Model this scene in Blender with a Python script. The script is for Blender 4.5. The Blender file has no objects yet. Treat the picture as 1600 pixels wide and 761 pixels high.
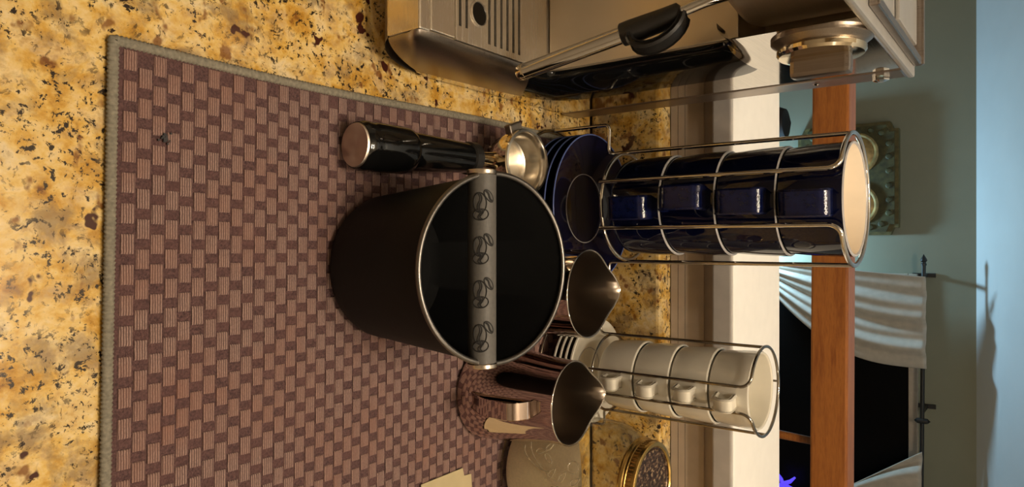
import bpy, math, random
from mathutils import Vector, Matrix
random.seed(7)
PI = math.pi
S = bpy.context.scene
COL = S.collection

# ------------------------------------------------------------------ camera
# phone held sideways: the picture's right-hand side is up in the room
PITCH = math.radians(37.2)
cam_d = bpy.data.cameras.new('camera'); cam = bpy.data.objects.new('camera', cam_d); COL.objects.link(cam)
cam_d.sensor_width = 36.0; cam_d.lens = 36.0 * 1100 / 1600; cam_d.clip_start = 0.02
Fw = Vector((0, math.cos(PITCH), -math.sin(PITCH))); Up = Vector((0, math.sin(PITCH), math.cos(PITCH)))
m = Matrix.Identity(4)
for i in range(3):
    m[i][0] = Up[i]; m[i][1] = -(1, 0, 0)[i]; m[i][2] = -Fw[i]
m[2][3] = 0.44
cam.matrix_world = m
S.camera = cam

# ------------------------------------------------------------------ world, lights, exposure
w = bpy.data.worlds.new('world'); S.world = w; w.use_nodes = True
w.node_tree.nodes['Background'].inputs[0].default_value = (1.0, 0.85, 0.65, 1)
w.node_tree.nodes['Background'].inputs[1].default_value = 0.03
S.view_settings.view_transform = 'Standard'; S.view_settings.look = 'None'
S.view_settings.exposure = -0.04; S.view_settings.gamma = 1.0; S.view_settings.use_curve_mapping = False

def point(name, loc, power, col, rad):
    l = bpy.data.lights.new(name, 'POINT'); l.energy = power; l.color = col; l.shadow_soft_size = rad
    o = bpy.data.objects.new(name, l); COL.objects.link(o); o.location = loc
    return o
LAMP = (0.10, 0.31, 1.26)                                   # six-bulb kitchen ceiling lamp
BULBS = [(-0.13, -0.09), (0.0, -0.12), (0.13, -0.09), (-0.13, 0.09), (0.0, 0.12), (0.13, 0.09)]
for bx_, by_ in BULBS:
    point('lamp_bulb_light', (LAMP[0] + bx_, LAMP[1] + by_, LAMP[2]), 6.6, (1.0, 0.85, 0.66), 0.022)
point('added_fill_light', (1.15, -.05, 1.20), 13, (1.0, 0.86, 0.68), 0.05)  # extra unseen fill, added to brighten the machine head and the jar
point('living_room_light', (-0.03, 3.00, -0.62), 29, (0.42, 0.76, 1.0), 0.035)

# ------------------------------------------------------------------ node materials
MATS = {}
class NT:
    def __init__(s, name):
        s.m = bpy.data.materials.new(name); s.m.use_nodes = True
        s.t = s.m.node_tree; s.b = s.t.nodes['Principled BSDF']
        s.pos = None
    def n(s, kind, **kw):
        x = s.t.nodes.new(kind)
        for k, v in kw.items(): setattr(x, k, v)
        return x
    def l(s, a, b): s.t.links.new(a, b)
    def P(s):
        if s.pos is None: s.pos = s.n('ShaderNodeTexCoord').outputs['Object']
        return s.pos
    def world(s):
        s.pos = s.n('ShaderNodeNewGeometry').outputs['Position']; return s.pos
    def scaled(s, sc):
        mp = s.n('ShaderNodeMapping'); mp.inputs['Scale'].default_value = sc
        s.l(s.P(), mp.inputs['Vector']); return mp.outputs[0]
    def noise(s, scale, detail=3, rough=.5, vec=None, dist=0):
        x = s.n('ShaderNodeTexNoise'); x.inputs['Scale'].default_value = scale
        x.inputs['Detail'].default_value = detail; x.inputs['Roughness'].default_value = rough
        x.inputs['Distortion'].default_value = dist
        s.l(vec if vec is not None else s.P(), x.inputs['Vector']); return x.outputs['Fac']
    def ramp(s, fac, stops, interp='LINEAR'):
        r = s.n('ShaderNodeValToRGB'); r.color_ramp.interpolation = interp
        e = r.color_ramp.elements
        while len(e) < len(stops): e.new(0.5)
        for k, (p, c) in enumerate(stops):
            e[k].position = p; e[k].color = (c[0], c[1], c[2], 1) if not isinstance(c, (int, float)) else (c, c, c, 1)
        s.l(fac, r.inputs[0]); return r.outputs[0]
    def mix(s, fac, a, b, mode='MIX'):
        x = s.n('ShaderNodeMix', data_type='RGBA', blend_type=mode)
        for sock, v in ((x.inputs[0], fac), (x.inputs[6], a), (x.inputs[7], b)):
            if hasattr(v, 'links'): s.l(v, sock)
            elif isinstance(v, (int, float)): sock.default_value = v
            else: sock.default_value = (v[0], v[1], v[2], 1)
        return x.outputs[2]
    def math(s, op, a, b=0.0):
        x = s.n('ShaderNodeMath', operation=op)
        for sock, v in ((x.inputs[0], a), (x.inputs[1], b)):
            if hasattr(v, 'links'): s.l(v, sock)
            else: sock.default_value = v
        return x.outputs[0]
    def bump(s, h, strength=.3, dist=.001):
        b = s.n('ShaderNodeBump'); b.inputs['Strength'].default_value = strength; b.inputs['Distance'].default_value = dist
        s.l(h, b.inputs['Height']); s.l(b.outputs[0], s.b.inputs['Normal'])
    def set(s, **kw):
        for k, v in kw.items():
            i = s.b.inputs[k.replace('_', ' ')]
            if hasattr(v, 'links'): s.l(v, i)
            elif isinstance(v, tuple): i.default_value = (v[0], v[1], v[2], 1)
            else: i.default_value = v
        return s

def plain(name, col, rough=.5, metal=0.0, var=.06, nscale=60, bump=0.0, **kw):
    t = NT(name)
    f = t.noise(nscale, 3)
    a = tuple(max(0, c * (1 - var)) for c in col); b = tuple(min(1, c * (1 + var)) for c in col)
    t.set(Base_Color=t.ramp(f, [(.3, a), (.7, b)]), Roughness=rough, Metallic=metal, **kw)
    if bump: t.bump(t.noise(nscale * 6, 2), bump, .0006)
    MATS[name] = t.m; return t.m

def brushed(name, col, rough=.25, axis=(1, 60, 60), bump=.08, var=.10, scale=30, rv=.2, metal=1.0):
    t = NT(name)
    v = t.scaled(axis)
    f = t.noise(scale, 3, .6, v)
    t.set(Base_Color=t.ramp(f, [(.3, tuple(c * (1 - var) for c in col)), (.7, tuple(min(1, c * (1 + var)) for c in col))]),
          Metallic=metal, Roughness=t.ramp(f, [(.3, rough * (1 - rv)), (.7, rough * (1 + rv))]))
    t.bump(f, bump, .0003)
    MATS[name] = t.m; return t.m

def granite():
    t = NT('granite'); t.world()
    wn = t.n('ShaderNodeTexNoise'); wn.inputs['Scale'].default_value = 45; wn.inputs['Detail'].default_value = 3
    t.l(t.P(), wn.inputs['Vector'])
    vm = t.n('ShaderNodeVectorMath', operation='SCALE'); vm.inputs[3].default_value = .016; t.l(wn.outputs['Color'], vm.inputs[0])
    va = t.n('ShaderNodeVectorMath', operation='ADD'); t.l(t.P(), va.inputs[0]); t.l(vm.outputs[0], va.inputs[1])
    wv = va.outputs[0]
    n1 = t.noise(34, 7, .68, t.scaled((1, .8, 1)))
    n2 = t.noise(52, 6, .66, t.scaled((1.13, .9, 1.05)), dist=.3)
    c1 = t.ramp(n1, [(.34, (.26, .11, .012)), (.42, (.48, .25, .035)), (.48, (.62, .38, .085)), (.54, (.70, .50, .20)), (.60, (.66, .52, .29)), (.70, (.44, .29, .11))])
    c2 = t.ramp(n2, [(.36, (.28, .12, .012)), (.44, (.52, .29, .045)), (.52, (.66, .46, .16)), (.60, (.72, .58, .34)), (.68, (.36, .26, .15))])
    col = t.mix(.5, c1, c2)
    # grey-brown drifts
    gray = t.ramp(t.noise(30, 6, .65, wv), [(.51, 0.0), (.62, .7)])
    col = t.mix(gray, col, (.20, .135, .075))
    drift = t.ramp(t.noise(17, 3, .6, t.scaled((1.1, .95, 1.0))), [(.38, 0.0), (.50, 1.0)])
    fl = t.ramp(t.noise(230, 5, .7, wv), [(.55, 0.0), (.59, 1.0)])
    col = t.mix(t.math('MULTIPLY', fl, drift), col, (.022, .015, .011))
    fl2 = t.ramp(t.noise(85, 6, .7, t.scaled((1.25, .85, 1.0))), [(.635, 0.0), (.66, 1.0)])
    col = t.mix(fl2, col, (.025, .014, .010))
    rust = t.ramp(t.noise(58, 3, .5, t.scaled((.9, 1.15, 1.1))), [(.62, 0.0), (.68, .85)])
    col = t.mix(rust, col, (.17, .060, .014))
    sp = t.ramp(t.noise(34, 3, .55, t.scaled((1.06, 1.12, .93))), [(.65, 0.0), (.67, 1.0)])
    col = t.mix(sp, col, (.050, .014, .009))
    t.set(Base_Color=col, Roughness=.10, Specular_IOR_Level=.5)
    MATS['granite'] = t.m

def weave_mats():
    t = NT('mat_pile'); t.world()
    f = t.noise(700, 3, .7); g = t.noise(45, 3)
    col = t.mix(t.ramp(f, [(.35, 0.0), (.65, 1.0)]), (.040, .017, .018), (.125, .062, .058))
    col = t.mix(t.ramp(g, [(.4, 0.0), (.7, .5)]), col, (.105, .045, .040))
    t.set(Base_Color=col, Roughness=.95, Sheen_Weight=.1); t.bump(f, .8, .0014); MATS['mat_pile'] = t.m
    t = NT('mat_pad'); t.world()
    sx = t.n('ShaderNodeSeparateXYZ'); t.l(t.P(), sx.inputs[0])
    wob = t.noise(260, 2)
    yy = t.math('ADD', sx.outputs[1], t.math('MULTIPLY', wob, .0006))
    s1 = t.math('SINE', t.math('MULTIPLY', yy, 2 * PI / .00155))
    rib = t.ramp(t.math('ADD', t.math('MULTIPLY', s1, .5), .5), [(.10, 0.0), (.45, 1.0)])
    f = t.noise(800, 3, .7); g = t.noise(14, 3)
    col = t.mix(rib, (.075, .038, .034), (.305, .195, .163))
    col = t.mix(t.ramp(f, [(.3, .55), (.6, 0.0)]), col, (.11, .062, .055))
    col = t.mix(t.ramp(g, [(.45, 0.0), (.7, .6)]), col, (.22, .10, .070))
    t.set(Base_Color=col, Roughness=.95, Sheen_Weight=.1)
    t.bump(t.math('ADD', rib, f), .6, .0008); MATS['mat_pad'] = t.m

def wood(name, dark, light, axis):
    t = NT(name)
    v = t.scaled(axis)
    f = t.noise(9, 5, .65, v, dist=.4); g = t.noise(60, 2, .5, v)
    col = t.ramp(f, [(.3, dark), (.55, light), (.75, tuple(c * .8 for c in light))])
    col = t.mix(t.ramp(g, [(.45, .0), (.7, .35)]), col, tuple(c * .7 for c in dark))
    t.set(Base_Color=col, Roughness=.38); t.bump(g, .05, .0004); MATS[name] = t.m

granite(); weave_mats()
plain('binding', (.200, .180, .135), .85, nscale=400, var=.25, bump=.4)
plain('wall_tan', (.46, .38, .30), .7)
plain('trim_white', (.93, .90, .84), .35, var=.02)
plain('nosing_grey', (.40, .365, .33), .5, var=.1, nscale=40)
plain('wall_room', (.225, .230, .17), .85, var=.03, nscale=8)
plain('ceiling_paint', (.70, .73, .74), .9, var=.03, nscale=6)
plain('kitchen_paint', (.54, .47, .37), .8, var=.04, nscale=5)
plain('cabinet_wood', (.30, .15, .06), .45, nscale=12)
plain('floor_wood', (.20, .11, .05), .5, nscale=15, var=.2)
wood('cherry', (.22, .062, .010), (.37, .125, .022), (1.2, 14, 14))
brushed('steel_brushed', (.72, .65, .54), .24, (1, 50, 50), .03, .05, 40, .2, .85)
brushed('steel_vertical', (.74, .64, .49), .30, (50, 50, 1), .002, .01, 60, .04, .75)
brushed('steel_barrel', (.66, .55, .43), .36, (1, 1, 60), .02, .06, 30, .2, .4)
brushed('steel_panel', (.66, .63, .58), .07, (50, 1, 50), .01)
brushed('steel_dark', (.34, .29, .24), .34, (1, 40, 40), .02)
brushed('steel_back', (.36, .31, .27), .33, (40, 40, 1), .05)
brushed('steel_rim', (.19, .175, .16), .36, (20, 20, 20), .01, .03)
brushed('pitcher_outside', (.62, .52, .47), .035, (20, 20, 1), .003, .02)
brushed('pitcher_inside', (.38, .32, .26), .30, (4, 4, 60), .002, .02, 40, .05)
brushed('steel_spin', (.70, .62, .52), .26, (1, 1, 1), .0, .02)
plain('top_grey', (.44, .42, .39), .42, .6, var=.04)
plain('chrome', (.72, .69, .64), .07, 1.0, var=.02)
plain('chrome_dark', (.34, .31, .27), .10, 1.0, var=.02)
plain('brass_chrome', (.80, .70, .52), .10, 1.0, var=.03)
plain('basket_steel', (.76, .70, .60), .22, 1.0, var=.05)
plain('black_gloss', (.004, .004, .004), .07, var=.1)
plain('black_plastic', (.012, .011, .010), .38, var=.2, bump=.05)
plain('black_matt', (.0038, .0031, .0028), .58, var=.15, nscale=200, bump=.08, Specular_IOR_Level=.3)
plain('black_inside', (.003, .003, .003), .8, var=.1, Specular_IOR_Level=.15)
plain('bar_rubber', (.088, .081, .072), .60, var=.1, nscale=300, bump=.08)
plain('engraving', (.010, .009, .008), .7, var=.1)
plain('navy_handle', (.004, .007, .038), .05, var=.3, nscale=200, bump=.25)
plain('navy_glaze', (.0016, .0026, .0155), .04, var=.3, nscale=30)
plain('navy_rim_highlight', (.09, .13, .32), .12, var=.1)  # navy lightened to paint a highlight along the saucer rims
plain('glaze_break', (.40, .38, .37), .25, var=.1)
plain('cream_glaze', (.86, .76, .62), .22, var=.02)
plain('white_glaze', (.70, .655, .55), .13, var=.02, Coat_Weight=.4, Coat_Roughness=.05)
plain('sugar', (.90, .78, .56), .9, var=.06, nscale=500, bump=.3)
plain('lid_gold', (.58, .38, .12), .24, 1.0, var=.08)
plain('card_tan', (.46, .38, .22), .35, var=.05)
plain('curtain_cloth', (.46, .42, .36), .9, var=.08, nscale=40)
plain('iron', (.012, .011, .010), .5, var=.2)
plain('plaque_green', (.050, .048, .016), .6, var=.45, nscale=45, bump=.4)
plain('plaque_edge', (.10, .085, .03), .5, var=.3, nscale=60)
plain('plaque_gold', (.36, .26, .10), .45, .3, var=.4, nscale=40, bump=.3)
plain('ornament_dark', (.012, .010, .012), .6)
plain('ornament_pale', (.45, .45, .48), .6)
def special():
    t = NT('night_glass'); t.set(Base_Color=t.ramp(t.noise(3), [(.3, (.002, .002, .002)), (.7, (.004, .003, .003))]), Roughness=.35, Specular_IOR_Level=.1); MATS['night_glass'] = t.m
    t = NT('jar_glass')
    bp = t.n('ShaderNodeBump'); bp.inputs["Strength"].default_value = .9; bp.inputs['Distance'].default_value = .004
    t.l(t.noise(34, 2), bp.inputs['Height'])
    fr = t.n('ShaderNodeFresnel'); ge = t.n('ShaderNodeNewGeometry'); t.l(t.math('SUBTRACT', 1.55, t.math('MULTIPLY', ge.outputs['Backfacing'], 1.55 - 1 / 1.55)), fr.inputs[0]); t.l(bp.outputs[0], fr.inputs['Normal'])
    gl = t.n('ShaderNodeBsdfGlossy'); gl.inputs['Roughness'].default_value = .03; t.l(bp.outputs[0], gl.inputs['Normal'])
    tr = t.n('ShaderNodeBsdfTransparent'); tr.inputs[0].default_value = (.86, .865, .835, 1)
    mx = t.n('ShaderNodeMixShader'); t.l(fr.outputs[0], mx.inputs[0]); t.l(tr.outputs[0], mx.inputs[1]); t.l(gl.outputs[0], mx.inputs[2])
    t.l(mx.outputs[0], t.t.nodes['Material Output'].inputs[0]); MATS['jar_glass'] = t.m
    t = NT('cap_radial')
    tg = t.n('ShaderNodeTangent', direction_type='RADIAL', axis='Y'); t.l(tg.outputs[0], t.b.inputs['Tangent'])
    t.set(Base_Color=(.62, .52, .43), Metallic=1.0, Roughness=.34, Anisotropic=.9); MATS['cap_radial'] = t.m
    t = NT('emboss')
    t.set(Base_Color=t.ramp(t.noise(40), [(.3, (.50, .40, .25)), (.7, (.56, .46, .30))]), Roughness=.08, Alpha=.45, Specular_IOR_Level=.8); MATS['emboss'] = t.m
    t = NT('lid_disc')
    f = t.noise(330, 2, .6, t.scaled((1, .6, 1)))
    t.set(Base_Color=t.ramp(f, [(.42, (.022, .010, .006)), (.56, (.09, .045, .025)), (.68, (.40, .28, .16))]), Roughness=.35, Metallic=.4)
    t.bump(f, .5, .001); MATS['lid_disc'] = t.m
    t = NT('purple_light'); t.set(Base_Color=(.05, .03, .4), Emission_Color=(.10, .06, 1.0), Emission_Strength=1.1); MATS['purple_light'] = t.m
    t = NT('lamp_glass'); t.set(Base_Color=(.9, .85, .75), Roughness=.4); MATS['lamp_glass'] = t.m
special()

# ------------------------------------------------------------------ mesh helpers
class VL(list):
    ang = 35
def vl(V, a):
    V = VL(V); V.ang = a; return V
def make(name, V, F, mat, parent=None, loc=None, smooth=True, angle=None):
    angle = angle or getattr(V, 'ang', 35)
    me = bpy.data.meshes.new(name); me.from_pydata([tuple(v) for v in V], [], F); me.update()
    me.materials.append(MATS[mat])
    if smooth:
        me.polygons.foreach_set('use_smooth', [True] * len(me.polygons))
        me.set_sharp_from_angle(angle=math.radians(angle))
    o = bpy.data.objects.new(name, me); COL.objects.link(o)
    if parent: o.parent = parent
    if loc: o.location = loc
    return o
def tag(o, label=None, cat=None, group=None, kind=None):
    if label: o['label'] = label
    if cat: o['category'] = cat
    if group: o['group'] = group
    if kind: o['kind'] = kind
    return o
def thing(name, label, cat, loc=(0, 0, 0), rz=0, group=None):
    o = bpy.data.objects.new(name, None); COL.objects.link(o); o.location = loc; o.rotation_euler.z = rz
    o.empty_display_size = .02
    return tag(o, label, cat, group)
def merge(*parts):
    V, F = VL(), []; V.ang = min(getattr(p[0], 'ang', 35) for p in parts)
    for v, f in parts:
        k = len(V); V.extend(v); F += [tuple(i + k for i in q) for q in f]
    return V, F
def xf(vf, M):
    return vl([tuple(M @ Vector(v)) for v in vf[0]], getattr(vf[0], 'ang', 35)), vf[1]
def box(x0, x1, y0, y1, z0, z1, b=0.0):
    """box with chamfered edges (b)"""
    if b <= 0:
        V = [(x, y, z) for z in (z0, z1) for y in (y0, y1) for x in (x0, x1)]
        return V, [(0, 2, 3, 1), (4, 5, 7, 6), (0, 1, 5, 4), (2, 6, 7, 3), (0, 4, 6, 2), (1, 3, 7, 5)]
    import bmesh
    bm = bmesh.new(); V, F = box(x0, x1, y0, y1, z0, z1)
    vs = [bm.verts.new(v) for v in V]
    for f in F: bm.faces.new([vs[i] for i in f])
    bmesh.ops.bevel(bm, geom=list(bm.edges), offset=b, segments=2, profile=.6, affect='EDGES', clamp_overlap=True)
    bm.verts.index_update()
    V = [tuple(v.co) for v in bm.verts]; F = [tuple(v.index for v in f.verts) for f in bm.faces]
    bm.free(); return vl(V, 6), F
def lathe(prof, seg=64, fn=None):
    """prof: (r, z) pairs; r = 0 at an end closes it. fn(r,z,phi)->(x,y,z) reshapes"""
    V, F, rings = [], [], []
    for r, z in prof:
        if r <= 1e-7:
            p = (0, 0, z) if fn is None else fn(0, z, 0)
            rings.append([len(V)]); V.append(p)
        else:
            ids = []
            for k in range(seg):
                a = 2 * PI * k / seg
                ids.append(len(V)); V.append((r * math.cos(a), r * math.sin(a), z) if fn is None else fn(r, z, a))
            rings.append(ids)
    for a, b in zip(rings[:-1], rings[1:]):
        for k in range(seg):
            j = (k + 1) % seg
            if len(a) == 1 and len(b) == 1: break
            if len(a) == 1: F.append((a[0], b[k], b[j]))
            elif len(b) == 1: F.append((a[k], a[j], b[0]))
            else: F.append((a[k], a[j], b[j], b[k]))
    return V, F
def tube(path, r, seg=8, closed=False, sx=1.0, sy=1.0, up=None):
    """sweep a circle (or ellipse sx, sy) along a polyline; r number or list"""
    P = [Vector(p) for p in path]; n = len(P)
    R = r if isinstance(r, (list, tuple)) else [r] * n
    T = []
    for i in range(n):
        a = P[(i - 1) % n] if (closed or i > 0) else P[i]; b = P[(i + 1) % n] if (closed or i < n - 1) else P[i]
        T.append((b - a).normalized())
    u = Vector(up) if up else (Vector((0, 0, 1)) if abs(T[0].z) < .9 else Vector((1, 0, 0)))
    V, F = [], []
    for i in range(n):
        if up: u = Vector(up)
        u = (u - T[i] * u.dot(T[i])).normalized(); v = T[i].cross(u)
        for k in range(seg):
            a = 2 * PI * k / seg
            V.append(tuple(P[i] + u * (math.cos(a) * R[i] * sx) + v * (math.sin(a) * R[i] * sy)))
    for i in range(n if closed else n - 1):
        j = (i + 1) % n
        for k in range(seg):
            l = (k + 1) % seg
            F.append((i * seg + k, i * seg + l, j * seg + l, j * seg + k))
    if not closed:
        F.append(tuple(range(seg - 1, -1, -1))); F.append(tuple((n - 1) * seg + k for k in range(seg)))
    return vl(V, 62), F
def strap(path, width_axis, wd, th):
    """flat bar swept along a path: wd across, th thick"""
    P = [Vector(p) for p in path]; n = len(P); wv = Vector(width_axis).normalized()
    V, F = [], []
    for i in range(n):
        t = (P[min(i + 1, n - 1)] - P[max(i - 1, 0)]).normalized(); nn = t.cross(wv).normalized()
        c = min(th, wd) * .28
        for a, b in ((-1, -1), (1, -1), (1, 1), (-1, 1)):
            for da, db in (((1, 0), (0, 1)) if a * b > 0 else ((0, 1), (1, 0))):
                V.append(tuple(P[i] + wv * a * (wd / 2 - c * da) + nn * b * (th / 2 - c * db)))
    for i in range(n - 1):
        for k in range(8):
            l = (k + 1) % 8
            F.append((i * 8 + k, i * 8 + l, (i + 1) * 8 + l, (i + 1) * 8 + k))
    F.append(tuple(range(7, -1, -1))); F.append(tuple((n - 1) * 8 + k for k in range(8)))
    return vl(V, 50), F
def fillet(pts, r, n=6, closed=False):
    out = []; P = [Vector(p) for p in pts]; N = len(P)
    for i in range(N):
        if not closed and i in (0, N - 1): out.append(P[i]); continue
        a, b, c = P[i - 1], P[i], P[(i + 1) % N]
        d1 = (a - b); d2 = (c - b); q = min(r, d1.length * .45, d2.length * .45)
        p1 = b + d1.normalized() * q; p2 = b + d2.normalized() * q
        for k in range(n + 1):
            t = k / n
            out.append(p1 * (1 - t) ** 2 + b * (2 * t * (1 - t)) + p2 * t ** 2)
    return [tuple(p) for p in out]
def prism(poly, x0, x1):
    """polygon in (y,z) extruded along x"""
    n = len(poly)
    V = [(x0, y, z) for y, z in poly] + [(x1, y, z) for y, z in poly]
    F = [(i, (i + 1) % n, n + (i + 1) % n, n + i) for i in range(n)]
    return V, F + [tuple(range(n - 1, -1, -1)), tuple(range(n, 2 * n))]
def copy_tree(o, parent=None):
    c = o.copy(); COL.objects.link(c); c.parent = parent
    for ch in list(o.children): copy_tree(ch, c)
    return c

# ================================================================== the setting
def structure(name, vf, mat, **k): return tag(make(name, *vf, mat, smooth=False, **k), kind='structure')
structure('floor', box(-1.9, 1.9, -1.7, 3.4, -1.0, -.91), 'floor_wood')
structure('ceiling', box(-1.9, 1.9, -1.7, .95, 1.5, 1.6), 'kitchen_paint')
sl = math.tan(math.radians(27))
cv = ([(x, y, z) for x in (-1.9, 1.9) for y, z in ((3.2, .228), (.95, .228 + sl * 2.25), (.95, .33 + sl * 2.25), (3.3, .28))],
      [(0, 1, 5, 4), (1, 2, 6, 5), (2, 3, 7, 6), (3, 0, 4, 7), (3, 2, 1, 0), (4, 5, 6, 7)])
structure('ceiling_vaulted', cv, 'ceiling_paint')
structure('wall_far', box(-1.9, 1.9, 3.2, 3.3, -.91, .28), 'wall_room')
structure('wall_left', box(-2.0, -1.9, -1.7, 3.3, -.91, 1.6), 'kitchen_paint')
structure('wall_right', box(1.9, 2.0, -1.7, 3.3, -.91, 1.6), 'kitchen_paint')
structure('wall_behind', box(-1.9, 1.9, -1.8, -1.7, -.91, 1.6), 'kitchen_paint')
structure('wall_half', box(-1.3, 1.3, .772, .90, -.91, .147), 'wall_tan')
structure('trim_1', box(-1.3, 1.3, .7685, .7725, .0902, .0985), 'wall_tan')
structure('trim_2', box(-1.3, 1.3, .7685, .7725, .0992, .1070), 'wall_tan')
structure('trim_3', box(-1.3, 1.3, .7685, .7725, .1077, .1300), 'wall_tan')
structure('trim_5', box(-1.3, 1.3, .756, .922, .147, .169, .002), 'trim_white')
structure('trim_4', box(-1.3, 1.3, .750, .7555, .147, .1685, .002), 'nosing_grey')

ct = thing('granite_countertop', 'polished gold and cream granite countertop with dark flecks under everything', 'countertop')
make('slab', *box(-1.25, 1.25, .085, .738, -.032, 0, .004), 'granite', ct)
sp = tag(make('granite_backsplash', *box(-1.25, 1.25, .738, .7715, .0005, .0895, .004), 'granite'),
    'low granite backsplash strip along the back of the counter', 'backsplash')
cb = thing('base_cabinet', 'brown wooden base cabinet carrying the granite countertop', 'cabinet', (0, 0, -.91))
make('body', *box(-1.22, 1.22, .14, .765, 0, .877), 'cabinet_wood', cb)
for i in range(4):
    d = make('door', *box(-1.2 + i * .605, -.615 + i * .605, .12, .1395, .12, .85, .004), 'cabinet_wood', cb)
    make('handle', *tube([(-.66 + i * .605, .118, .74), (-.66 + i * .605, .10, .74), (-.66 + i * .605, .10, .82), (-.66 + i * .605, .118, .82)], .004), 'chrome', d)

cl = thing('ceiling_lamp', 'six-bulb kitchen lamp hanging over the counter', 'lamp', (LAMP[0], LAMP[1], 1.5))
make('canopy', *lathe([(0, -.03), (.06, -.028), (.075, -.005), (.075, 0), (0, 0)], 32), 'chrome', cl)
for bx_, by_ in BULBS:
    make('arm', *tube(fillet([(0, 0, -.02), (0, 0, -.10), (bx_, by_, -.10), (bx_, by_, -.185)], .02), .005), 'chrome', cl)
    make('socket', *lathe([(0, -.205), (.014, -.205), (.016, -.18), (0, -.178)], 16), 'chrome', cl, (bx_, by_, 0))

# ================================================================== woven mat
TH = math.radians(-1.0); MX0, MX1, MY0, MY1 = -.1195, .345, .186, .700
mt = thing('drying_mat', 'purple-brown basket-weave dish drying mat with grey stitched edge', 'mat', (0, 0, 0))
def mpt(x, y, z=0):            # mat frame -> world, with the slight wave of its long edge
    x += .0022 * math.sin((y - .2) * 13.0) * max(0, 1 - (x - MX0) / .1)
    return (x * math.cos(TH) - (y - .18) * math.sin(TH) * .3, y + x * math.sin(TH), z)
NX, NY = 30, 60
V, F = [], []
for j in range(NY + 1):
    for i in range(NX + 1):
        V.append(mpt(MX0 + (MX1 - MX0) * i / NX, MY0 + (MY1 - MY0) * j / NY, .0034))
F = [(j * (NX + 1) + i, j * (NX + 1) + i + 1, (j + 1) * (NX + 1) + i + 1, (j + 1) * (NX + 1) + i) for j in range(NY) for i in range(NX)]
k = len(V); V += [(x, y, .0004) for x, y, z in V]; F += [tuple(reversed([i + k for i in f])) for f in F]
make('pile', V, F, 'mat_pile', mt)
PX, PY = .0183, .00885
pm = None; rest = []; spots = []
for j in range(int((MY1 - MY0 - .009) / PY)):
    y = MY0 + .0095 + j * PY
    off = 0 if j % 2 == 0 else PX / 2
    for i in range(int((MX1 - MX0) / PX) + 1):
        x = MX0 + .010 + off + i * PX
        if x > MX1 - .010: continue
        spots.append((x, y))
spots.sort(key=lambda s: s[1] + (1.0 if s[0] > .045 + .55 * s[1] else 0))
def padmesh(cx, cy, z, hw=.0060, hl=.0039, h=.0011):
    V = []
    for q, (a, b) in enumerate(((1, 1), (.98, .98), (.82, .80))):
        zz = (0, h * .6, h)[q]
        for sx_, sy_ in ((-1, -1), (1, -1), (1, 1), (-1, 1)):
            V.append((cx + sx_ * hw * a, cy + sy_ * hl * b, z + zz))
    F = [(r * 4 + k, r * 4 + (k + 1) % 4, (r + 1) * 4 + (k + 1) % 4, (r + 1) * 4 + k) for r in range(2) for k in range(4)] + [(8, 9, 10, 11)]
    return V, F
for q, (x, y) in enumerate(spots):
    p = mpt(x, y, .0034)
    if q < 300:
        if pm is None:
            o = make('weave_pad', *padmesh(0, 0, 0), 'mat_pad', mt); pm = o
        else:
            o = pm.copy(); COL.objects.link(o); o.parent = mt
        o.location = p; o.rotation_euler.z = TH
    else: rest.append(padmesh(*p))
tag(make('weave_pads', *merge(*rest), 'mat_pad', mt), kind='stuff')
# overlocked edge: a rolled border with a ridge for every stitch
def edge_path():
    c = [(MX0, MY0), (MX1, MY0), (MX1, MY1), (MX0, MY1)]
    out = []
    for q in range(4):
        a, b = c[q], c[(q + 1) % 4]; L = math.hypot(b[0] - a[0], b[1] - a[1]); n = int(L / .0008)
        for i in range(n): out.append(mpt(a[0] + (b[0] - a[0]) * i / n, a[1] + (b[1] - a[1]) * i / n, .0030))
    return out
ep = edge_path()
make('stitched_edge', *tube(ep, [.0033 + .00045 * math.sin(i * 2 * PI * .0008 / .0026) for i in range(len(ep))], 8, True, .75, 1.0, up=(0, 0, 1)), 'binding', mt)
MZ = .0046                                                    # top of the mat

# ================================================================== espresso machine
em = thing('espresso_machine', 'brushed stainless steel espresso machine with steam wand and side dial', 'espresso machine', (-.28, .55, 0))
def E(name, vf, mat, parent=None, **k):
    V = vl([(x + .28, y - .55, z) for x, y, z in vf[0]], getattr(vf[0], 'ang', 35))
    return make(name, V, vf[1], mat, parent or em, **k)
XI, XO, XL = -.161, -.147, -.43
body = [(.405, .004), (.70, .004), (.70, .343), (.60, .343), (.60, .252), (.552, .246), (.552, .062), (.392, .062), (.392, .03)]
E('body', prism(body, XL, XI - .0008), 'steel_vertical', smooth=False)
Pin = [(.380, .030), (.380, .050), (.380, .066), (.43, .066), (.49, .066), (.530, .066), (.546, .070), (.552, .082), (.553, .11), (.553, .15), (.553, .20), (.552, .226), (.547, .238), (.53, .245), (.50, .248)]
Pou = [(.440, .008), (.432, .009), (.438, .012), (.47, .0135), (.53, .018), (.575, .024), (.602, .036), (.616, .062), (.618, .11), (.618, .15), (.617, .20), (.612, .228), (.598, .246), (.57, .256), (.50, .262)]
V, F = [], []; NS = 8; n = len(Pin)
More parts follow.
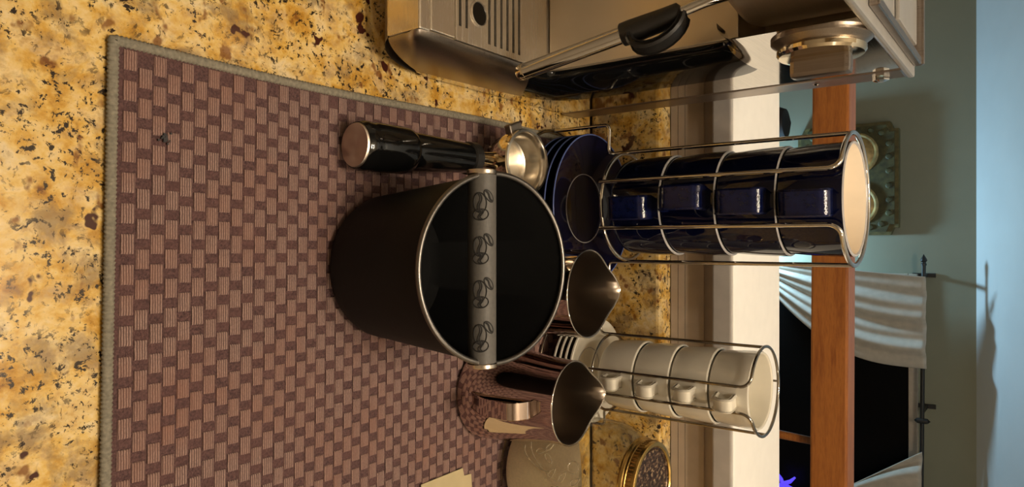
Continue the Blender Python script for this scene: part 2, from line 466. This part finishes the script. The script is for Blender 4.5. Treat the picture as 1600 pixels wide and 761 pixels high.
# smooth the two guides with a fine resample
def resample(P, m):
    out = []
    for i in range(len(P) - 1):
        p0 = Vector((*P[max(i - 1, 0)], 0)); p1 = Vector((*P[i], 0)); p2 = Vector((*P[i + 1], 0)); p3 = Vector((*P[min(i + 2, len(P) - 1)], 0))
        for k in range(m):
            t = k / m
            q = .5 * ((2 * p1) + (p2 - p0) * t + (2 * p0 - 5 * p1 + 4 * p2 - p3) * t * t + (3 * p1 - p0 - 3 * p2 + p3) * t ** 3)
            out.append((q.x, q.y))
    return out + [P[-1]]
RI, RO = resample(Pin, 4), resample(Pou, 4); n = len(RI)
for s_ in range(NS + 1):
    t = s_ / NS * PI / 2
    for (y0, z0), (y1, z1) in zip(RI, RO):
        e = 1 - math.cos(t)
        V.append((XI + (XO - XI) * math.sin(t), y0 + (y1 - y0) * e, z0 + (z1 - z0) * e))
F = [(a * n + i, (a + 1) * n + i, (a + 1) * n + i + 1, a * n + i + 1) for a in range(NS) for i in range(n - 1)]
cut = 19
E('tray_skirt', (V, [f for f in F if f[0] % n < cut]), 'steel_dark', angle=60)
E('column_corner', (V, [f for f in F if cut <= f[0] % n < 48]), 'black_gloss', angle=60)
E('head_underside', (V, [f for f in F if f[0] % n >= 48]), 'steel_panel', angle=60)
# front skirt below the tray
V, F = [], []
for s_ in range(NS + 1):
    t = s_ / NS * PI / 2; e = 1 - math.cos(t)
    for x in (XL, XI + (XO - XI) * math.sin(t)):
        V.append((x, .380 + (.440 - .380) * e, .0295 + (.008 - .0295) * math.sin(t)))
F = [(2 * a, 2 * a + 1, 2 * a + 3, 2 * a + 2) for a in range(NS)]
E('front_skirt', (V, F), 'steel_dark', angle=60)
# flat mirror side panel between the shell and the back
bound = RO; k = len(bound)
V = [(XO, y, z) for y, z in bound]; F = []
outer = []
for i, (y, z) in enumerate(bound):
    f_ = i / (k - 1)
    if f_ < .40: q = f_ / .40; outer.append((.44 + (.668 - .44) * q, .0035))
    elif f_ < .80: q = (f_ - .40) / .40; outer.append((.668, .0035 + (.342 - .0035) * q))
    else: q = (f_ - .80) / .20; outer.append((.668 + (.50 - .668) * q, .342))
V += [(XO, y, z) for y, z in outer]
F = [(i, k + i, k + i + 1, i + 1) for i in range(k - 1)]
E('side_panel', (V, F), 'steel_panel', smooth=False)
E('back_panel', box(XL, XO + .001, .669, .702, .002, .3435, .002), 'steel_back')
E('bolt', xf(lathe([(0, .0052), (.003, .0052), (.0065, .004), (.0068, 0), (0, 0)], 6), Matrix.Translation((XO + .001, .684, .325)) @ Matrix.Rotation(PI / 2, 4, 'Y')), 'chrome')
E('rivet', xf(lathe([(0, .0012), (.002, .001), (.0026, 0)], 12), Matrix.Translation((XO + .001, .684, .272)) @ Matrix.Rotation(PI / 2, 4, 'Y')), 'chrome_dark')
# drip tray with slotted grid and float hole
tr = E('drip_tray', merge(box(XL, XI - .0006, .3785, .391, .0300, .0655, .0016), box(XL, XI - .002, .3905, .418, .0625, .0660, .001)), 'steel_brushed')
slots = [.4235, .4315, .4605, .4685, .4770, .4855, .4940, .5025]
gx = [-.174, -.174, -.1675, -.1675, -.1675, -.1675, -.1675, -.1675]
hw = .00155; ys = .4185; parts = []
for y, xe in zip(slots, gx):
    parts.append(box(XL, XI - .001, ys, y - hw, .0625, .0668, .0006))
    parts.append(box(xe, XI - .001, y - hw - .0004, y + hw + .0004, .0625, .0667))
    ys = y + hw
parts.append(box(XL, XI - .001, ys, .549, .0625, .0668, .0006))
E('slotted_grid', merge(*parts), 'steel_brushed', angle=30)
E('tray_well', box(XL, XI - .003, .40, .545, .0624, .0628), 'black_inside')
E('float_hole', xf(lathe([(.0112, 0), (.0112, .0012), (.0098, .0016), (.0092, .0006), (.0092, -.0006)], 40), Matrix.Translation((-.1895, .4465, .0668))), 'steel_brushed')
E('float_button', xf(lathe([(0, .0004), (.0092, .0004), (.0092, -.0002)], 40), Matrix.Translation((-.1895, .4465, .0668))), 'black_gloss')
# column front plate
E('column_plate', box(XL, XI - .001, .5485, .5525, .068, .247, .001), 'steel_vertical')
# head: round barrel with coned underside, then the housing behind it
E('head_barrel', xf(lathe([(0, .226), (.060, .226), (.078, .230), (.1085, .252), (.110, .256), (.110, .338), (.107, .3425), (0, .3425)], 96), Matrix.Translation((-.283, .553, 0))), 'steel_barrel')
E('group_collar', xf(lathe([(0, .212), (.026, .212), (.028, .205), (.036, .205), (.037, .208), (.037, .2258), (0, .2258)], 64), Matrix.Translation((-.283, .535, 0))), 'chrome')
# top plate, rail and lid
tp = E('top_plate', merge(box(XL, XO + .002, .455, .703, .3430, .3485, .002)), 'top_grey')
E('cup_rail', merge(box(XL, XO - .006, .690, .697, .3486, .357, .002), box(XO - .012, XO - .006, .50, .69, .3486, .3555, .0015)), 'steel_back', tp)
E('tank_lid', box(XL, XO - .022, .60, .688, .3487, .352, .0015), 'top_grey', tp)
# steam dial
DL = Matrix.Translation((XO, .537, .311)) @ Matrix.Rotation(PI / 2, 4, 'Y')
dl = E('steam_dial', xf(lathe([(.034, 0), (.034, .002), (.0315, .004), (.0265, .0075), (.0255, .0095)], 64), DL), 'steel_dark')
E('dial_ring', xf(lathe([(.0285, .0065), (.0300, .0078), (.0300, .0105), (.0285, .0125), (.024, .0130), (0, .0130)], 64), DL), 'brass_chrome', dl)
E('dial_lever', xf(box(-.0205, .0205, -.007, .007, .012, .0270, .0035), DL @ Matrix.Rotation(math.radians(0), 4, 'Z')), 'steel_back', dl)
# steam wand with black grip tab
wd = E('steam_wand', tube(fillet([(-.188, .522, .252), (-.184, .514, .236), (-.173, .503, .205), (-.1465, .480, .094)], .012), .0046, 14), 'chrome')
a0 = Vector((-.1655, .4965, .176)); a1 = Vector((-.1450, .4787, .090))
E('wand_sleeve', tube([a0, a0.lerp(a1, .5), a1], .0068, 20), 'chrome', wd)
dirn = (a1 - a0).normalized()
E('wand_tip', tube([a1, a1 + dirn * .001, a1 + dirn * .006, a1 + dirn * .0075], [.0070, .0072, .0062, .0035], 20), 'brass_chrome', wd)
g0 = a0 - dirn * .043
gr = merge(tube([a0 + dirn * .004, a0 + dirn * .003, a0 - dirn * .004, g0 + dirn * .012, g0, g0 - dirn * .002], [.0078, .0092, .0094, .0086, .0086, .006], 16))
E('grip', gr, 'black_plastic', wd)
loop = []
cpt = a0 - dirn * .026
ex = Vector((1, -.25, 0)).normalized(); ez = -dirn
for q in range(13):
    a = -PI * .52 + PI * 1.04 * q / 12
    loop.append(cpt + ex * (.004 + .0165 * math.cos(a)) + ez * (.021 * math.sin(a)))
E('grip_tab', strap(loop, ex.cross(ez), .0165, .0065), 'black_plastic', wd)

# ================================================================== portafilter
pf = thing('portafilter', 'chrome portafilter with black handle lying beside the black knock box', 'portafilter', (-.0745, .352, MZ))
A = Vector((0, 0, .0195)); B = Vector((-.001, .143, .030)); dv = (B - A).normalized()
def along(prof, seg=40):
    q = Vector((0, 0, 1)).rotation_difference(dv).to_matrix().to_4x4()
    return xf(lathe(prof, seg), Matrix.Translation(A) @ q)
make('end_cap', *along([(0, -.0008), (.0165, -.0008), (.0172, .0008), (.0172, .002)]), 'cap_radial', pf)
make('handle', *along([(.0172, .0008), (.0178, .0008), (.0192, .004), (.0193, .010), (.0188, .012), (.0192, .014), (.0192, .045), (.0182, .050), (.0158, .053), (.0160, .056), (.0152, .080), (.0138, .105), (.0132, .118), (.0, .118)]), 'black_gloss', pf)
make('collar', *along([(.0, .1175), (.0128, .1175), (.0146, .119), (.0146, .127), (.0128, .1285), (0, .1285)]), 'black_plastic', pf)
make('neck', *along([(0, .128), (.0085, .128), (.0075, .134), (.0078, .146), (.010, .158), (0, .160)], 24), 'brass_chrome', pf)
TB = Matrix.Translation((-.0015, .1790, .0485)) @ Matrix.Rotation(math.radians(3), 4, 'X')
make('bowl', *xf(lathe([(0, -.032), (.018, -.031), (.026, -.024), (.0292, -.012), (.0292, -.004), (.0308, -.003), (.0308, .001), (.0298, .0018)], 64), TB), 'brass_chrome', pf)
make('filter_basket', *xf(lathe([(.0298, .0016), (.0304, .0026), (.0280, .0030), (.0262, .0010), (.0252, -.005), (.0238, -.020), (.020, -.022), (0, -.022)], 64), TB), 'basket_steel', pf)
for s_ in (-1, 1):
    make('lug', *xf(box(.0285, .0375, -.009, .009, -.009, -.002, .0015), TB @ Matrix.Rotation(math.radians(100 if s_ > 0 else 200), 4, 'Z')), 'steel_dark', pf)
make('spout', *xf(merge(tube(fillet([(0, 0, -.030), (0, 0, -.036), (-.012, 0, -.037), (-.016, 0, -.043)], .004), .005, 12), tube(fillet([(0, 0, -.030), (0, 0, -.036), (.012, 0, -.037), (.016, 0, -.043)], .004), .005, 12)), TB), 'chrome', pf)

# ================================================================== knock box
KX, KY = .0185, .4065
kb = thing('knock_box', 'matt black round knock box with slanted rim and cushioned crossbar', 'knock box', (KX, KY, MZ))
SL = math.tan(math.radians(10)); ZR = .111
def kfn(off):
    def f(r, z, a):
        x, y = r * math.cos(a), r * math.sin(a)
        t = max(0.0, min(1.0, z / ZR))
        return (x, y + .004 * t - .010 * (1 - t), z + SL * y * t)
    return f
make('bin', *lathe([(0, 0), (.048, 0), (.0545, .002), (.0575, .008), (.0585, .016), (.0700, ZR - .002)], 96, kfn(0)), 'black_matt', kb)
make('liner', *lathe([(.0695, ZR - .002), (.0680, ZR - .010), (.0565, .012), (.05, .006), (0, .006)], 96, kfn(0)), 'black_inside', kb)
ring = []
for q in range(96):
    a = 2 * PI * q / 96
    ring.append(kfn(0)(.0703, ZR - .001, a))
make('rim', *tube(ring, .0021, 10, True), 'steel_rim', kb)
BY, BZ, BR = -.0060, ZR - .0075, .0106
bar = make('crossbar', *xf(lathe([(0, -.069), (BR, -.069), (BR, .069), (0, .069)], 48), Matrix.Translation((0, BY, BZ)) @ Matrix.Rotation(PI / 2, 4, 'Y')), 'bar_rubber', kb)
for s_ in (-1, 1):
    make('end_cap', *xf(lathe([(0, 0), (.0107, 0), (.0112, .0006), (.0112, .0030), (.0106, .0036), (0, .0036)], 40), Matrix.Translation((s_ * .0692, BY, BZ)) @ Matrix.Rotation(s_ * PI / 2, 4, 'Y')), 'steel_spin', bar)
# coffee-bean emblems: groove lines that follow the bar's round surface
def oncyl(px, s, r=BR + .0001):        # px along bar, s round the bar (metres, + is away from the viewer / up)
    a = math.radians(138) - s / BR     # angle measured from +y towards +z
    return (px, BY + r * math.cos(a), BZ + r * math.sin(a))
def line2d(pts, wdt=.00046):
    return tube([oncyl(x, y) for x, y in pts], wdt, 5)
def bean(cx, cy, L, Wd, ang, curve=.25):
    ca, sa = math.cos(ang), math.sin(ang)
    R = lambda u, v: (cx + u * ca - v * sa, cy + u * sa + v * ca)
    out = [R(L * math.cos(t), Wd * math.sin(t)) for t in [2 * PI * q / 28 for q in range(29)]]
    s1 = [R(L * .93 * (q / 10 * 2 - 1), Wd * (.14 + curve * math.sin(q / 10 * 2 * PI))) for q in range(11)]
    s2 = [R(L * .93 * (q / 10 * 2 - 1), Wd * (-.14 + curve * math.sin(q / 10 * 2 * PI))) for q in range(11)]
    return merge(line2d(out), line2d(s1), line2d(s2))
for q in range(4):
    cx = -.0475 + q * .0318
    em_parts = merge(bean(cx - .0005, -.0018, .0072, .0047, math.radians(4)), bean(cx + .0080, -.0012, .0040, .0056, math.radians(8)), bean(cx - .0055, .0050, .0052, .0026, math.radians(38)))
    make('bean_emblem', *em_parts, 'engraving', bar)

# ================================================================== milk pitchers
def pitcher(name, label, x, y, rz, rb, rt, h, sp_out, sp_up, hw_, group=None):
    t = thing(name, label, 'pitcher', (x, y, MZ), rz)
    def fn(r, z, a):
        t_ = max(0, z / h); d = (a - PI / 2 + PI) % (2 * PI) - PI
        g = math.exp(-(d / .42) ** 2) * max(0, (t_ - .45) / .55) ** 2.0
        c = math.exp(-(d / .10) ** 2) * .18
        back = .5 - .5 * math.cos(a + PI / 2)          # 1 on the spout side
        rr = r * (1 + 0) + sp_out * g * (1 + c)
        return (rr * math.cos(a), rr * math.sin(a), z + sp_up * g + .003 * t_ ** 4 * (1 - back))
    N = 10
    def wall(k): 
        q = k / N; s = q * q * (3 - 2 * q)
        return rb + (rt - rb) * s
    prof = [(0, 0), (rb - .006, 0), (rb - .0015, .001), (rb, .005)] + [(wall(k), .005 + (h - .005) * k / N) for k in range(1, N + 1)]
    make('body', *lathe(prof, 128, fn), 'pitcher_outside', t, angle=50)
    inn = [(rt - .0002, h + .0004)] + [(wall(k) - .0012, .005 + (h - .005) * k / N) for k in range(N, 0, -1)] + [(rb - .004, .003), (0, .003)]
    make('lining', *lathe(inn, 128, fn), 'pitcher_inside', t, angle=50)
    lip = [fn(rt - .0003, h + .0001, 2 * PI * q / 128) for q in range(128)]
    make('lip', *tube(lip, .0007, 6, True), 'chrome', t)
    yb = -wall(3)
    p = fillet([(0, -wall(9) + .001, h * .84), (0, -wall(9) - .007, h * .86), (0, -rb - hw_, h * .79), (0, -rb - hw_ * .95, h * .45), (0, -wall(2) + .0005, h * .20)], .009)
    make('handle', *strap(p, (1, 0, 0), .0155, .0018), 'pitcher_outside', t)
    return t
pitcher('milk_pitcher', 'mirror steel milk pitcher with strap handle beside the glass jar', .1420, .5320, math.radians(0), .0455, .0375, .0985, .013, .004, .0165)
pitcher('milk_pitcher', 'small steel milk pitcher behind the black knock box, only its spout end showing', .0460, .5570, math.radians(0), .0408, .0405, .1000, .013, .003, .010)

# ================================================================== cups, saucers and wire racks
def rack(label, X, Y, zs, zb, zt, r, ha, rot, rs, wr, mat):
    t = thing('wire_cup_rack', label, 'cup rack', (X, Y, MZ), rot)
    z0 = wr
    P = lambda a, z, rr=r: (rr * math.sin(a), -rr * math.cos(a), z)     # a = 0 faces the viewer
    make('foot_ring', *tube([(rs * math.sin(2 * PI * q / 64), -rs * .90 * math.cos(2 * PI * q / 64), z0) for q in range(64)], wr, 8, True), mat, t)
    make('base_ring', *tube([P(2 * PI * q / 64, zb, r - wr) for q in range(64)], wr, 8, True), mat, t)
    arc = [P(ha + (2 * PI - 2 * ha) * q / 60, zt) for q in range(61)]
    # ring, bent down at its two front ends into the front posts
    bend = .010
    da = bend / r
    left = []; 
    for q in range(9):
        u = q / 8 * PI / 2
        left.append(P(ha + da * (1 - math.sin(u)), zt - bend * (1 - math.cos(u))))
    right = [P(-(ha + da * (1 - math.sin(q / 8 * PI / 2))), zt - bend * (1 - math.cos(q / 8 * PI / 2))) for q in range(9)]
    ring_pts = [P(ha + da + (2 * PI - 2 * ha - 2 * da) * q / 60, zt) for q in range(61)]
    path = [P(ha, zb - .003)] + left[::-1] + ring_pts[1:-1] + right + [P(-ha, zb - .003)]
    make('top_wire', *tube(path, wr, 8), mat, t)
    for s_ in (-1, 1):
        b = s_ * PI / 2
        p = fillet([P(b, zt, r), P(b, zs, r), P(b, zs + .001, rs), P(b, z0, rs)], .006)
        make('side_post', *tube(p, wr, 8), mat, t)
    make('back_post', *tube([P(PI, zt, r), P(PI, zb, r - .001)], wr * .8, 8), mat, t)
    return t
def cup(name, label, x, y, z, rz, rr, rb, h, out, inn, group, hprof, edge, bow=.006):
    t = thing(name, label, 'cup', (x, y, z), rz, group)
    N = 10
    prof = [(0, .003), (rb - .004, .003), (rb - .003, 0), (rb, 0), (rb + .0006, .0036), (rr - .0036, .0041), (rr - .0024, .0050)]
    wall = [(rr - .0022 * (1 - k / N) ** 2, .0075 + (h - .0085) * k / N) for k in range(1, N + 1)]
    prof += wall
    make('body', *lathe(prof, 72), out, t)
    prof2 = [(rr, h - .001), (rr - .0006, h), (rr - .0018, h), (rr - .0026, h - .0012)]
    make('rim', *lathe(prof2, 72), edge, t)
    prof3 = [(rr - .0026, h - .0012)] + [(q[0] - .0030, q[1]) for q in reversed(wall[:-1])] + [(rb - .002, .0075), (0, .0065)]
    make('interior', *lathe(prof3, 72), inn, t)
    wd_, th_, pts = hprof
    make('handle', *strap(fillet([(0, -q[0], q[1]) for q in pts], .006, 5), (1, 0, 0), wd_, th_), 'navy_handle' if out == 'navy_glaze' else out, t)
    return t
def saucer(name, label, x, y, z, r, out, group, edge, ring_r):
    t = thing(name, label, 'saucer', (x, y, z), 0, group)
    prof = [(0, .002), (ring_r - .004, .002), (ring_r - .003, 0), (ring_r, 0), (ring_r + .001, .003), (r * .78, .0075), (r - .001, .0155), (r, .0170), (r - .0008, .0182), (r - .002, .0180), (r * .77, .0105), (ring_r + .002, .0070), (ring_r, .0060), (ring_r - .003, .0052), (0, .0050)]
    make('dish', *lathe(prof, 96), out, t)
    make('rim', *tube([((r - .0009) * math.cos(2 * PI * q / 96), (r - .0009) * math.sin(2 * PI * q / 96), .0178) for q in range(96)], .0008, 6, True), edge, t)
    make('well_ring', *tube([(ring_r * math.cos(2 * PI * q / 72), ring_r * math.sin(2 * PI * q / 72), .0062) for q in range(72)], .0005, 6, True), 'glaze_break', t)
    return t
ORD = ['bottom', 'second from bottom', 'third from bottom', 'top']
# --- navy set
BX, BYY = -.0375, .6480
rack('tall chrome wire rack holding four navy cups over their saucers', BX, BYY, .0705, .0925, .3065, .0560, math.radians(23.5), 0, .0865, .0020, 'chrome')
hb = (.0225, .0060, [(.046, .0470), (.0600, .0480), (.0640, .044), (.0640, .0150), (.0590, .0100), (.0445, .0100)])
for i in range(4):
    cup('coffee_cup', '%s navy blue cup in the stack held by the tall chrome rack' % ORD[i], BX, BYY, MZ + .0942 + i * .0525, math.radians([4, -3, 2, 5][i]), .0490, .0400, .0562, 'navy_glaze', 'cream_glaze', 'navy cups in the chrome rack', hb, 'glaze_break')
for i in range(4):
    saucer('saucer', '%s navy blue saucer in the pile under the navy cups' % ORD[i], BX, BYY, MZ + .0036 + i * .0105, .0785, 'navy_glaze', 'navy saucers', 'navy_rim_highlight', .0365)
# --- white set
WX, WY = .1395, .6740
rack('short chrome wire rack holding four white espresso cups over their saucers', WX, WY, .0480, .0585, .2235, .0420, math.radians(17), math.radians(4), .0600, .0015, 'chrome_dark')
hwh = (.0132, .0055, [(.034, .0300), (.0520, .0310), (.0535, .0240), (.0500, .0150), (.0345, .0130)])
for i in range(4):
    cup('espresso_cup', '%s white espresso cup in the stack held by the short rack' % ORD[i], WX, WY, MZ + .0598 + i * .0393, math.radians([2, 5, 4, 8][i]), .0372, .0300, .0425, 'white_glaze', 'white_glaze', 'white espresso cups in the rack', hwh, 'white_glaze')
for i in range(4):
    saucer('espresso_saucer', '%s white saucer in the pile under the white espresso cups' % ORD[i], WX, WY, MZ + .0028 + i * .0070, .0565, 'white_glaze', 'white saucers', 'white_glaze', .0240)

# ================================================================== glass jar of sugar
JX, JY = .2265, .6010
jr = thing('glass_jar', 'clear embossed glass canning jar with gold screw lid, holding white sugar', 'jar', (JX, JY, MZ))
JD = -.006
op = [(0, .0), (.044, 0), (.050, .002), (.0530, .007), (.0540, .014), (.0540, .100), (.0530, .112), (.0500, .122), (.0450, .129), (.0415, .132), (.0400, .134), (.0400, .146)]
ip = [(.0378, .146), (.0378, .134), (.0390, .131), (.0430, .1265), (.0480, .119), (.0508, .110), (.0516, .100), (.0516, .014), (.049, .008), (.042, .0065), (0, .006)]
lowr = lambda P: [(r, z + (JD if z > .08 else 0)) for r, z in P]
make('glass', *lathe(lowr(op + ip[:7]), 96), 'jar_glass', jr)
def onjar(s, z, r=.0541): 
    a = math.radians(-100) + s / r
    return (r * math.cos(a), r * math.sin(a), z)
emb = []
def leaf(cs, cz, L, wdt, ang):
    pts = []
    for q in range(17):
        t = 2 * PI * q / 16
        u, v = L * math.cos(t), wdt * math.sin(t) * (1 - .35 * math.cos(t))
        pts.append(onjar(cs + u * math.cos(ang) - v * math.sin(ang), cz + u * math.sin(ang) + v * math.cos(ang)))
    return tube(pts, .00055, 5)
emb.append(tube([onjar(.004 + .006 * math.sin(q / 12 * 3), .058 + q * .0034) for q in range(13)], .0006, 5))
for cs, cz, an in ((-.002, .066, 2.5), (.015, .070, .7), (-.001, .078, 2.6), (.016, .083, .8), (.001, .092, 2.2), (.013, .096, .9), (.007, .101, 1.5), (-.020, .050, 1.9), (-.026, .058, 2.6), (-.014, .060, .9), (.022, .045, .4), (.028, .055, 1.0)):
    emb.append(leaf(cs, cz, .0056, .0022, an))
emb.append(tube([onjar(-.011 + .0055 * math.cos(2 * PI * q / 20), .088 + .0055 * math.sin(2 * PI * q / 20)) for q in range(21)], .00055, 5))
emb.append(tube([onjar(-.03 + .035 * math.sin(q / 20 * PI * .5), .035 + .018 * (1 - math.cos(q / 20 * PI))) for q in range(21)], .0006, 5))
emb.append(tube([onjar(-.022 + .02 * math.sin(q / 20 * PI * .6), .030 + .016 * (1 - math.cos(q / 20 * PI))) for q in range(21)], .0006, 5))
make('embossed_sprig', *merge(*emb), 'emboss', jr)
lb = [(.0402, .1345), (.0432, .1345), (.0438, .1362), (.0432, .1380), (.0422, .1390), (.0422, .1412), (.0416, .1418), (.0416, .1480), (.0410, .1500), (.0400, .1506), (.0372, .1506), (.0360, .1494)]
lid = make('screw_band', *lathe(lowr(lb), 96), 'lid_gold', jr)
kn = []
for q in range(72):
    a = 2 * PI * q / 72
    kn.append(tube([(.0417 * math.cos(a), .0417 * math.sin(a), .1365), (.0417 * math.cos(a), .0417 * math.sin(a), .1412)], .0006, 5))
make('knurling', *merge(*kn), 'lid_gold', lid)
make('lid_disc', *lathe(lowr([(.0362, .1485), (.0345, .1480), (.0335, .1488), (.0325, .1480), (0, .1480)]), 72), 'lid_disc', jr)
def heap(r, z, a):
    x, y = r * math.cos(a), r * math.sin(a)
    return (x, y, z if z < .05 else .098 - (y + .051) * .80)
sg = tag(make('sugar', *lathe([(0, .0068), (.041, .0072), (.0485, .0088), (.0511, .0145), (.0511, .098), (.0500, .099), (.030, .098), (0, .098)], 64, heap), 'sugar', None, (JX, JY, MZ)), 'pale cream sugar filling the glass jar', 'sugar', kind='stuff')

# tan card on the mat
card = [(.2103, .4410), (.2097, .4959), (.2173, .4977), (.2182, .5079), (.2950, .5150), (.3050, .4400)]
n = len(card)
tag(make('paper_card', [(x, y, .0052) for x, y in card] + [(x, y, .0060) for x, y in card],
    [tuple(range(n, 2 * n)), tuple(range(n - 1, -1, -1))] + [(i, (i + 1) % n, n + (i + 1) % n, n + i) for i in range(n)], 'card_tan', smooth=False),
    'shiny tan card with stepped edge lying on the mat before the jar', 'card')

# ================================================================== beyond the half wall
rl = thing('wooden_railing', 'cherry-stained wooden railing beyond the white ledge', 'railing', (0, 1.27, -.91), math.radians(-1.3))
make('rail', *box(-1.6, 1.6, -.02, .035, 1.034, 1.092, .004), 'cherry', rl)
for x in (.334, -.62, .98):
    make('baluster', *tube([(x - .002, .008, 0), (x - .002, .008, .90), (x + .004, .008, 1.036)], [.010, .0085, .0065], 14), 'cherry', rl)
for x in (-1.5, 1.5):
    make('post', *box(x - .04, x + .04, -.03, .05, 0, 1.13, .004), 'cherry', rl)

pq = thing('wall_plaque', 'dark green carved plaque with two gold roundels on the far wall', 'plaque', (-.262, 3.2, -.22))
def notched(w_, h_, c):
    return [(-w_ + c, -h_), (w_ - c, -h_), (w_ - c, -h_ + c * .6), (w_, -h_ + c), (w_, h_ - c), (w_ - c, h_ - c * .6), (w_ - c, h_), (-w_ + c, h_), (-w_ + c, h_ - c * .6), (-w_, h_ - c), (-w_, -h_ + c), (-w_ + c, -h_ + c * .6)]
def plate(poly, y0, y1):
    n = len(poly)
    return [(x, y0, z) for x, z in poly] + [(x, y1, z) for x, z in poly], [tuple(range(n)), tuple(range(2 * n - 1, n - 1, -1))] + [(n + i, n + (i + 1) % n, (i + 1) % n, i) for i in range(n)]
make('back_board', *plate(notched(.228, .192, .030), -.040, -.001), 'plaque_edge', pq, smooth=False)
make('panel', *plate(notched(.215, .178, .030), -.046, -.0395), 'plaque_green', pq, smooth=False)
for x in (-.105, .105):
    rd = make('roundel', *xf(lathe([(0, .020), (.03, .019), (.055, .015), (.070, .008), (.074, .011), (.080, .012), (.086, .006), (.087, 0)], 48), Matrix.Translation((x, -.046, .035)) @ Matrix.Rotation(PI / 2, 4, 'X')), 'plaque_gold', pq)
    make('boss', *xf(lathe([(0, .010), (.012, .008), (.020, .003), (.024, .005), (.028, 0)], 24), Matrix.Translation((x, -.064, .035)) @ Matrix.Rotation(PI / 2, 4, 'X')), 'plaque_gold', rd)
for q in range(26):
    a = 2 * PI * q / 26
    make('leaf_carving', *xf(lathe([(0, .007), (.009, .005), (.013, 0)], 8), Matrix.Translation((.196 * max(-1, min(1, 1.25 * math.cos(a))), -.046, .158 * max(-1, min(1, 1.25 * math.sin(a))))) @ Matrix.Rotation(PI / 2, 4, 'X')), 'plaque_green', pq)

structure('window_1', box(.16, 1.30, 3.190, 3.1995, -.70, .004), 'night_glass')
wn = bpy.data.objects['window_1']
make('window_frame', *merge(box(.12, 1.34, 3.175, 3.1995, .004, .036, .003), box(.12, .16, 3.175, 3.1995, -.74, .004, .003), box(1.30, 1.34, 3.175, 3.1995, -.74, .004, .003), box(.12, 1.34, 3.165, 3.1995, -.74, -.70, .003)), 'wall_tan', wn)
rod = thing('curtain_rod', 'thin black iron curtain rod with pointed finial above the window', 'curtain rod', (.07, 3.10, .066))
make('rod', *tube([(0, 0, 0), (1.35, 0, -.012)], .0075, 10), 'iron', rod)
make('finial', *xf(lathe([(0, -.030), (.004, -.022), (.011, -.010), (.012, -.004), (.006, .003), (.010, .008), (.010, .014)], 16), Matrix.Rotation(PI / 2, 4, 'Y')), 'iron', rod)
for x in (.055, .57, 1.2):
    make('bracket', *merge(box(x - .006, x + .006, -.004, .100, -.008, .004), box(x - .008, x + .008, .088, .0995, -.05, .03)), 'iron', rod)
make('knob', *xf(lathe([(0, -.028), (.010, -.018), (.012, 0), (.010, .018), (0, .028)], 14), Matrix.Translation((.61, 0, -.005))), 'iron', rod)
def curtain(label, xa, xb, xtie, ztie, edge, folds, seed, zt=.066):
    rnd = random.Random(seed); V, F = [], []; NU, NV = 70, 40
    ph = rnd.random() * 6
    for j in range(NV + 1):
        t = j / NV
        for i in range(NU + 1):
            s_ = i / NU
            x0 = xa + (xb - xa) * s_
            # outer edge falls straight first and then sweeps to the tie-back
            far = s_ if xtie < xb else 1 - s_
            bend = t ** (1.0 + 2.2 * far)
            x = x0 + (xtie + (s_ - .5) * .05 - x0) * bend
            z = zt + .012 * (1 - t) + (ztie - zt) * t * (1 - .12 * far * math.sin(PI * t))
            y = -.012 * math.sin(s_ * folds * 2 * PI + ph + 1.2 * t) * (1 - .45 * t) - .006 * math.sin(s_ * folds * 4.7 * PI + ph * 2)
            V.append((x, 3.066 + y * 1.15, z))
    F = [(j * (NU + 1) + i, j * (NU + 1) + i + 1, (j + 1) * (NU + 1) + i + 1, (j + 1) * (NU + 1) + i) for j in range(NV) for i in range(NU)]
    o = make('curtain', V, F, 'curtain_cloth', angle=180)
    mod = o.modifiers.new('thickness', 'SOLIDIFY'); mod.thickness = .003
    tag(o, label, 'curtain', 'curtains on the iron rod')
    return o
curtain('white curtain swept aside next to the wall plaque', .125, .475, .10, -.56, 1, 2.6, 3)
curtain('white curtain swept aside at the far end of the rod', .79, 1.32, 1.26, -.56, -1, 3.4, 5, .052)

on = thing('dark_ornament', 'small dark ornament with a pale patch below the wall plaque', 'ornament', (-.505, 3.05, -.91))
make('body', *lathe([(0, 0), (.09, 0), (.10, .02), (.05, .10), (.04, .25), (.075, .34), (.085, .42), (.06, .48), (.0, .50)], 32), 'ornament_dark', on)
make('pale_patch', *xf(lathe([(0, .03), (.02, .026), (.03, .01), (.033, 0)], 20), Matrix.Translation((.045, -.075, .40)) @ Matrix.Rotation(PI / 2, 4, 'X')), 'ornament_pale', on)

pl = []
for a, L in ((.2, .07), (1.3, .06), (2.2, .065), (3.6, .05), (5.2, .06)):
    pl.append(tube([(0, 0, 0), (L * .5 * math.cos(a), -.01, L * .5 * math.sin(a) + .008), (L * math.cos(a), 0, L * math.sin(a))], [.009, .008, .004], 8))
tag(make('purple_light', *merge(*pl), 'purple_light', None, (1.035, 3.12, -.465)), 'small glowing purple-blue light seen under the wooden railing', 'light')

cg = []
for q in range(46):
    r_ = abs(random.gauss(0, .0022)); a_ = random.random() * 2 * PI; g_ = .00025 + .0004 * random.random()
    cg.append(box(-.0652 + r_ * math.cos(a_) * .8 - g_, -.0652 + r_ * math.cos(a_) * .8 + g_, .2175 + r_ * math.sin(a_) - g_, .2175 + r_ * math.sin(a_) + g_, MZ - .0004, MZ + g_ * 1.6))
tag(make('coffee_grounds', *merge(*cg), 'ornament_dark', smooth=False), 'tiny scatter of dark coffee grounds on the woven mat', 'coffee grounds', kind='stuff')
